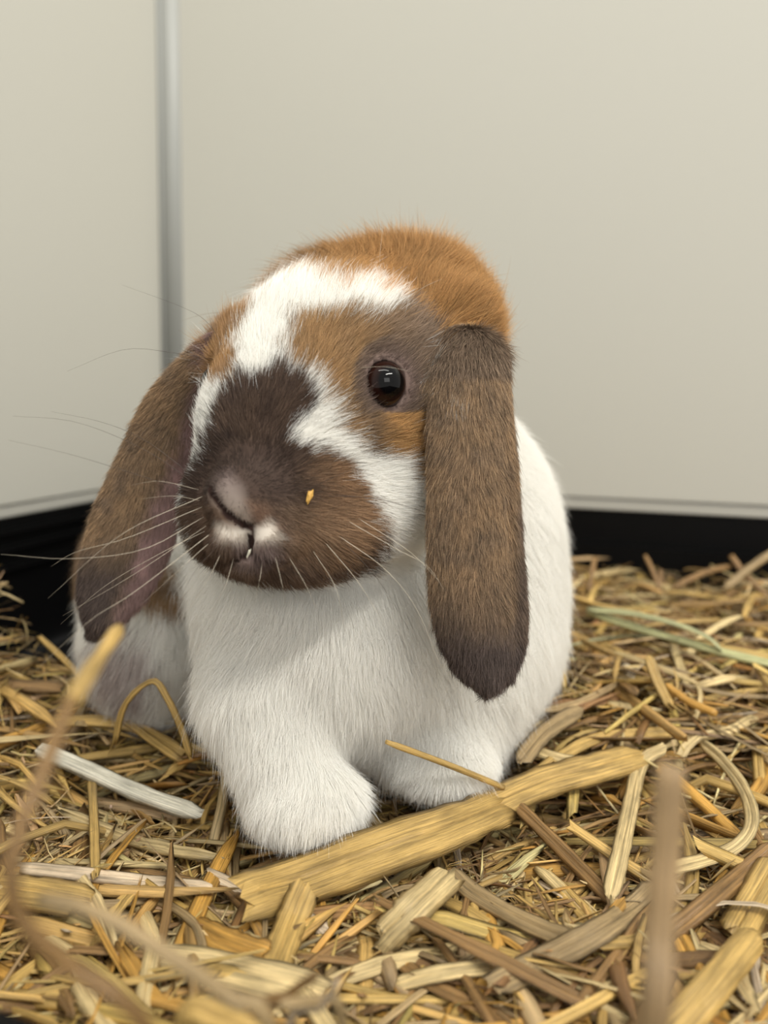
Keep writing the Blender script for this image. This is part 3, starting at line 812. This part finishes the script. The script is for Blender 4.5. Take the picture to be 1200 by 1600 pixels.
def mass(name, n_, R, lr, wr, zr, sec, pr, tiltsd, label, near=False):
    xy = sample_xy(n_)
    dd = np.maximum(xy[:, 1], .12)
    length = np.exp(rng.uniform(math.log(lr[0]), math.log(lr[1]), n_)); width = np.exp(rng.uniform(math.log(wr[0]), math.log(wr[1]), n_))*.5
    zo = -np.abs(rng.normal(0, zr, n_)) + .002
    C, Sd, Nv, Wd, Ht, al = random_straw(n_, R, xy, length, width, zo, tiltsd, .5, .25, rng.uniform(.12, .7, n_))
    ok = clear_of_rabbit(C, .001, width) & clear_of_walls(C) & lies_on_straw(C, .013)
    ok &= clear_of_gap(C)
    ok &= clear_of_show(C) | (C[..., 1].min(1) > .30) | (C[..., 2].max(1) < hf(xy[:, 0], xy[:, 1]) - .001)
    cols, _ = pick_cols(n_, pr)
    V = sweep(C, Sd, Nv, Wd, Ht, sec)
    ragged(V, width)
    V = V[ok]
    me = build_straw(name, V, cols[ok], al[ok], rng.random(n_)[ok]*50, Wd[ok], sec)
    o = link(name, me); tag(o, label, 'straw', None, 'stuff')
    return o
PR = [.40, .13, .25, .15, .06, .01]
mass('straw_bedding', 9500, 8, (.03, .12), (.0011, .0062), .013, SEC_LOW, PR, .17, 'deep bed of tangled golden straw under the rabbit')
mass('straw_chaff', 22000, 4, (.006, .035), (.0003, .0016), .010, SEC_LOW, [.34, .16, .28, .2, .01, .01], .45, 'fine broken straw bits scattered through the bedding')
print('straw mass', round(time.time()-T0, 1), 's')

# hand-placed stalks, each laid on the straw surface -----------------------
def stalk(name, label, px, width, col, h=.003, depth=None, tube=.25, R=16, taper=(.8, .6), roll=0.0, group=None, cat='straw', root=None):
    """px: points seen from the front; width in metres; h: height over the bedding (or list); depth overrides the bedding"""
    k_ = len(px); hs = [q + .003 for q in (h if isinstance(h, (list, tuple)) else [h]*k_)]
    cp = [on_straw(a, b_, hh) if depth is None else P(a, b_, depth[i] if isinstance(depth, (list, tuple)) else depth) for i, ((a, b_), hh) in enumerate(zip(px, hs))]
    if root is not None:                                      # the last point runs on down into the bedding
        q = cp[-1] + np.array([root[0], root[1], 0]); q[2] = hf(q[0], q[1]) - .004; cp.append(q)
    C = spline(cp, R)[None]
    T = np.gradient(C, axis=1); T /= np.linalg.norm(T, axis=2)[..., None]
    vw = CAM - C; vw /= np.linalg.norm(vw, axis=2)[..., None]
    ref = vw*.75 + np.array([0, 0, .6])
    Sd = np.cross(T, ref); Sd /= np.linalg.norm(Sd, axis=2)[..., None]; Nv = np.cross(Sd, T)
    if roll:
        t = np.linspace(0, 1, R)[None, :, None]*roll
        Sd, Nv = Sd*np.cos(t) + Nv*np.sin(t), Nv*np.cos(t) - Sd*np.sin(t)
    wt = np.interp(np.linspace(0, 1, R), [0, .06, .94, 1], [taper[0], 1, 1, taper[1]])[None]
    Wd = width*.5*wt*(1 + rng.normal(0, .035, (1, R))); Ht = Wd*tube
    sec = SEC
    if tube > .8:
        q = np.linspace(0, 2*np.pi, 11)[:-1]; sec = np.stack([-np.cos(q), np.sin(q)], 1)
    V = sweep(C, Sd, Nv, Wd, Ht, sec)
    if tube <= .8:                                            # split, uneven ends
        for e, sg in ((0, -1), (-1, 1)):
            V[0, e] += T[0, e][None]*sg*rng.uniform(-.35, .35, len(sec))[:, None]*width
    al = np.concatenate([[0], np.cumsum(np.linalg.norm(np.diff(C[0], axis=0), axis=1))])[None]
    c = STRAW[col] if isinstance(col, str) else np.array(col)
    c = np.clip(c*math.exp(rng.normal(0, .05)), 0, .95)
    me = build_straw(name, V, c[None], al, rng.random(1)*50, Wd, sec)
    o = link(name, me)
    tag(o, label, cat, group)
    return o
def rest(px, h0, h1):
    """depths of a nearly straight stem whose two ends rest on the straw"""
    d0, d1 = [float((on_straw(*q, hh) - CAM) @ FWD) for q, hh in ((px[0], h0), (px[-1], h1))]
    t = np.array([(q[0]-px[0][0])/(px[-1][0]-px[0][0]) for q in px])
    return list(1/((1-t)/d0 + t/d1))
stalk('straw_stalk', 'wide flattened golden straw lying across in front of the white paw', [(380, 1402), (470, 1375), (600, 1327), (700, 1292), (790, 1255)], .0170, 'gold', .0078, tube=.22)
stalk('straw_stalk', 'broad golden straw slanting up from the right end of the wide flattened one', [(745, 1268), (850, 1222), (930, 1200), (1005, 1180)], .0140, 'gold', [.0095, .0075, .006, .006], tube=.25)
stalk('straw_stalk', 'shiny cream-white straw lying beside the rabbit\'s paw and the arched stalk', [(65, 1172), (135, 1202), (220, 1240), (312, 1272)], .0075, 'cream', depth=rest([(65, 1172), (135, 1202), (220, 1240), (312, 1272)], .009, .008), tube=.6)
stalk('straw_stalk', 'short stiff golden straw standing up under the wide flattened one', [(428, 1510), (455, 1440), (478, 1385)], .0098, 'gold', [.002, .006, .014], tube=.2, taper=(1, .9))
stalk('straw_stalk', 'narrow pinkish white straw crossing under the stiff golden one', [(325, 1366), (400, 1402), (470, 1432), (512, 1456)], .0050, 'pink', .004, tube=.3)
stalk('straw_tube', 'thick pale hollow straw piece with a torn end', [(598, 1468), (645, 1420), (702, 1368)], .0102, 'pale', [.004, .008, .010], tube=.55, taper=(1, .9))
stalk('straw_stalk', 'bent greyish straw folded down from the torn hollow piece', [(705, 1362), (740, 1395), (820, 1440), (905, 1475)], .0062, 'grey', .005)
stalk('straw_stalk', 'flat dull straw with ragged broken ends near the blurred tuft', [(258, 1500), (340, 1512), (420, 1530), (500, 1550)], .0095, 'pale', .004, tube=.15)
stalk('straw_stalk', 'ribbed golden flat straw leading to the stiff upright one', [(300, 1450), (350, 1475), (420, 1500)], .0095, 'deep', .003, tube=.2)
stalk('straw_stalk', 'smooth yellow hollow straw in the corner beside the pale upright strip', [(1040, 1625), (1110, 1545), (1178, 1462)], .0080, 'gold', [.006, .008, .010], tube=.85)
stalk('straw_stalk', 'thick golden straw with a cracked end above the smooth yellow one', [(1150, 1460), (1175, 1415), (1215, 1345)], .0105, 'gold', .005, tube=.4)
stalk('straw_stalk', 'pale weathered upright strip beside the smooth yellow straw', [(1163, 1640), (1165, 1560), (1168, 1490)], .0070, 'pink', [.001, .003, .004], tube=.2, taper=(1, 1))
stalk('straw_stalk', 'long brownish stalk running up to the cracked golden straw', [(1045, 1462), (1110, 1408), (1160, 1365), (1210, 1322)], .0062, 'brown', .006, tube=.5)
stalk('straw_leaf', 'long curled straw leaf looping like a ribbon', [(1050, 1356), (1110, 1340), (1155, 1318), (1175, 1280), (1160, 1230), (1125, 1185), (1095, 1160)], .0052, 'pale', .007, tube=.15, R=26, roll=.8)
stalk('straw_stalk', 'dark golden stalk slanting down from the broad straw', [(782, 1235), (840, 1290), (900, 1350), (962, 1412)], .0055, 'brown', .0055, tube=.4)
stalk('straw_leaf', 'creased pale straw leaf bending over the broad straw\'s far end', [(1040, 1168), (1002, 1192), (985, 1260), (970, 1330), (952, 1405)], .0060, 'pale', .008, tube=.2, R=22)
stalk('straw_stalk', 'flat straw blade with a pale split tip and a long thin neck', [(770, 1540), (850, 1500), (930, 1458), (990, 1418), (1025, 1385)], .0075, 'grey', .006, tube=.15, taper=(.7, .15))
stalk('straw_stalk', 'pale split straw lying level below the hollow piece', [(620, 1538), (690, 1520), (785, 1508)], .0045, 'pale', .005, tube=.2)
stalk('straw_stalk', 'slim upright golden splinter beside the cream-white straw', [(143, 1210), (147, 1290), (149, 1372)], .0034, 'gold', .007, tube=.3)
stalk('straw_stalk', 'thin bare stalk pointing up in front of the tucked back paw', [(786, 1230), (757, 1218), (690, 1191), (603, 1159)], .0023, 'gold', depth=[.292, .285, .276, .268], tube=.9, taper=(1, .7))
stalk('straw_stalk', 'golden bent straw at the heap edge near the hind leg', [(78, 1128), (150, 1126), (215, 1137), (285, 1175)], .0060, 'gold', .006, tube=.3)
stalk('straw_stalk', 'arched dry stalk looping in front of the hind leg', [(178, 1165), (196, 1100), (238, 1064), (262, 1092), (284, 1140), (298, 1184)], .0030, 'gold', depth=[.326, .324, .321, .318, .315, .312], tube=.5, R=20)
stalk('straw_stalk', 'crooked straw running down from the black gap to the paw', [(62, 995), (110, 1040), (150, 1085), (212, 1138), (286, 1192)], .0036, 'gold', .007, tube=.5)
stalk('straw_stalk', 'long level stalk with a reddish tint in the left foreground bedding', [(30, 1356), (120, 1365), (230, 1378), (330, 1388)], .0048, 'pink', .005, tube=.4)
stalk('straw_stalk', 'bright yellow glossy straw at the left edge of the bedding', [(-20, 1388), (50, 1395), (130, 1408)], .0105, 'gold', .004, tube=.3)
stalk('straw_stalk', 'long grey stalk bent in the middle over the left bedding', [(95, 1412), (180, 1412), (245, 1408), (300, 1440), (320, 1490)], .0028, 'grey', .005, tube=.5, R=20)
stalk('straw_stalk', 'twisted straw crossing behind the blurred vertical stalk', [(806, 1163), (900, 1190), (985, 1178)], .0052, 'pale', .006)
stalk('straw_leaf', 'wide dry leaf scrap beside the rabbit\'s white flank', [(812, 1190), (850, 1145), (905, 1108)], .0085, 'grey', .008, tube=.12, taper=(.3, .3))
stalk('straw_stalk', 'golden flat straw end lying under the twisted leaf', [(800, 1240), (880, 1180), (950, 1150), (1085, 1142)], .0060, 'gold', .004)
stalk('straw_stalk', 'pair-like forked straw splinter beside the green hay stem', [(1015, 1030), (1030, 1070), (1048, 1105)], .0055, 'gold', [.016, .010, .004], tube=.3)
stalk('straw_stalk', 'straight orange-brown stalk under the green hay stem', [(1040, 1070), (1080, 1098), (1120, 1115)], .0040, 'deep', .007, tube=.9)
for q_, (pp, ww, lab) in enumerate([([(930, 872), (924, 898), (920, 928)], .004, 'short stub of straw sticking up beside the white flank against black'),
        ([(1008, 868), (1020, 892), (1034, 930)], .0036, 'forked thin straw tip standing up before the black tray side'),
        ([(1032, 890), (1034, 935)], .0036, 'thin straight straw tip next to the forked one'),
        ([(1140, 885), (1100, 895), (1050, 920)], .0048, 'low slanting straw with a hooked end before the black tray side'),
        ([(1225, 852), (1175, 885), (1130, 922)], .0062, 'thick pale stalk rising against the black tray side'),
        ([(1142, 868), (1170, 905), (1215, 945)], .0048, 'brown stalk crossing behind the thick pale stalk')]):
    stalk('straw_stalk', lab, pp, ww, 'brown' if q_ != 4 else 'grey', depth=[.585-.01*i for i in range(len(pp))], tube=.9, R=10)
# green hay stem
HP = [(922, 957), (985, 978), (1060, 1000), (1130, 1020), (1215, 1040)]; HD = rest(HP, .0135, .0125)
stalk('green_hay', 'pale green hay stem lying on the straw beside the rabbit', HP, .0056, 'green', depth=HD, tube=.6, R=20, cat='hay')
HB = [(918, 952), (985, 958), (1060, 976), (1105, 995), (1128, 1016)]
stalk('green_hay', 'folded green hay blade curving above the pale green stem', HB, .0052, (.52, .51, .27), depth=[float(np.interp(q[0], [p_[0] for p_ in HP], HD)) - .001 for q in HB], tube=.2, R=18, cat='hay', roll=.9)
HT = [(880, 1010), (940, 998), (1010, 993), (1060, 1000)]
stalk('green_hay', 'thin green hay blade below the pale green stem', HT, .0021, (.42, .40, .22), depth=[float((on_straw(880, 1010, .006)-CAM) @ FWD)] + [float(np.interp(q[0], [p_[0] for p_ in HP], HD)) - .002 for q in HT[1:]], tube=.3, R=14, cat='hay')
# blurred stalks near the lens
stalk('straw_stalk', 'blurred brown stalk standing upright right in front of the bedding', [(1048, 1195), (1040, 1330), (1030, 1460), (1010, 1660)], .0042, lin(172, 142, 102), depth=[.108, .106, .103, .100], tube=.9, root=(0, .03), R=22)
stalk('straw_stalk', 'blurred thin stalk bending down along the left edge of the bedding', [(112, 1090), (70, 1200), (22, 1330), (30, 1430), (110, 1510), (260, 1650)], .0021, 'brown', depth=[.112, .102, .095, .094, .096, .10], tube=.9, R=30, root=(.01, .035))
stalk('straw_stalk', 'blurred golden stalk tip in front of the hind leg', [(186, 982), (155, 1028), (108, 1100)], .0032, 'gold', depth=[.160, .143, .1115], tube=.9, R=12)
stalk('straw_stalk', 'blurred slanting stalk above the ragged flat straw', [(60, 1405), (150, 1425), (260, 1490), (360, 1560), (430, 1625)], .0024, 'grey', depth=[.115, .114, .114, .115, .117], tube=.9, root=(.006, .02), R=22)
for pp, ww, c_, lab in [([(500, 1520), (450, 1555), (400, 1605)], .002, 'brown', 'blurred crooked twig of the tuft at the near edge'),
        ([(440, 1570), (490, 1565), (535, 1592)], .0022, 'grey', 'blurred level twig of the tuft at the near edge'),
        ([(530, 1530), (505, 1570), (450, 1612)], .002, 'pink', 'blurred pinkish twig of the tuft at the near edge'),
        ([(400, 1622), (340, 1592), (290, 1606)], .0050, 'gold', 'blurred bright yellow straw at the near edge beside the tuft')]:
    stalk('straw_stalk', lab, pp, ww, c_, depth=[.134, .138, .142], tube=.7, R=14, root=(0, .012))
# crumbs on the rabbit
def crumb(name, label, px, py, size, col, stretch=1.0):
    p = hit(px, py); nn = nrm(p); a, b_, c_ = frame(nn)
    bm = bmesh.new(); bmesh.ops.create_icosphere(bm, subdivisions=2, radius=1)
    for v_ in bm.verts:
        co = np.array(v_.co); k = 1 + .35*math.sin(7*co[0]+3*co[1]) * math.cos(5*co[2])
        q = co*k*size; v_.co = p + nn*.0035 + (a*.35+b_*.9)*q[0]*stretch + (a*.9-b_*.35)*q[1]*.55 + c_*q[2]*.45
    me = bpy.data.meshes.new(name); bm.to_mesh(me); bm.free()
    o = link(name, me, None, plain(name, col, .5, .4, .3, 900)); tag(o, label, 'crumb')
crumb('straw_crumb', 'tiny golden straw crumb stuck to the brown muzzle', 478, 776, .0017, lin(205, 160, 80), 1.3)
crumb('straw_splinter', 'tiny white splinter stuck to the rabbit\'s lip', 390, 855, .0007, lin(238, 230, 210), 2.6)
# loose stalks lying on top of the bedding ------------------------------
MARKS = [(t_, on_straw(a, b_, 0)) for t_, a, b_ in (('beside the foremost white paw', 400, 1300), ('near the wide flattened straw', 600, 1370), ('beside the tucked back paw', 760, 1230),
    ('near the green hay stem', 1050, 1010), ('in front of the black tray side', 1050, 915), ('beside the white flank', 900, 1010), ('around the curled ribbon leaf', 1150, 1250), ('near the smooth yellow hollow straw', 1120, 1540),
    ('around the pale hollow torn piece', 650, 1430), ('near the blurred tuft', 480, 1560), ('beside the cream-white shiny straw', 190, 1240), ('near the hind leg', 150, 1100), ('beside the blurred bending stalk', 60, 1450), ('near the ragged flat straw', 330, 1500),
    ('beside the dark golden slanting stalk', 880, 1330), ('near the pale split-tip blade', 880, 1500))] + [('on the heap beside the black gap', HEAP)]
CLS = [('straw_stalk', ['gold', 'deep'], 'golden straw stalk', 'loose golden stalks', 90),
       ('straw_stalk', ['pale'], 'pale cream straw stalk', 'loose pale stalks', 55),
       ('straw_stalk', ['brown'], 'brown straw stalk', 'loose brown stalks', 55),
       ('straw_leaf', ['grey', 'pink'], 'greyish dry straw leaf', 'loose greyish leaves', 50)]
for nm, ks, lab, grp_, cnt_ in CLS:
    n_ = cnt_*5; R = 10
    xy = sample_xy(n_); u_, v_, d_ = project(np.stack([xy[:, 0], xy[:, 1], hf(xy[:, 0], xy[:, 1])], 1))
    leaf = nm == 'straw_leaf'
    length = rng.uniform(.03, .11, n_); width = (rng.uniform(.0018, .0060, n_) if not leaf else rng.uniform(.0016, .004, n_))*.5
    C, Sd, Nv, Wd, Ht, al = random_straw(n_, R, xy, length, width, rng.uniform(.001, .006, n_), .14, .55, .25 if not leaf else .6, rng.uniform(.15, .8, n_) if not leaf else rng.uniform(.1, .25, n_))
    ok = clear_of_rabbit(C, .003, width) & lies_on_straw(C) & clear_of_show(C) & clear_of_gap(C) & clear_of_walls(C) & (u_ > -30) & (u_ < 1230) & (v_ < 1640) & (v_ > 860)
    V = sweep(C, Sd, Nv, Wd, Ht, SEC); ragged(V, width)
    for i in np.nonzero(ok)[0][:cnt_]:
        c = np.clip(STRAW[ks[int(rng.integers(len(ks)))]]*math.exp(rng.normal(0, .12)), 0, .95)
        me = build_straw(nm, V[i:i+1], c[None], al[i:i+1], rng.random(1)*50, Wd[i:i+1], SEC)
        arc = np.linalg.norm(np.diff(C[i], axis=0), axis=1).sum(); chord = np.linalg.norm(C[i][-1]-C[i][0])
        size_ = 'short' if length[i] < .042 else 'long' if length[i] > .066 else 'mid-length'
        form = 'straight' if chord > .985*arc else 'bent' if chord > .93*arc else 'curled'
        wide = 'broad' if width[i] > .0024 else 'narrow' if width[i] < .0014 else ''
        mark = min(MARKS, key=lambda q: np.linalg.norm(q[1]-C[i][R//2]))[0]
        tag(link(nm, me), ' '.join(f'{size_} {form} {wide} {lab} {mark}'.split()), 'straw', grp_)
print('scene done', round(time.time()-T0, 1), 's')
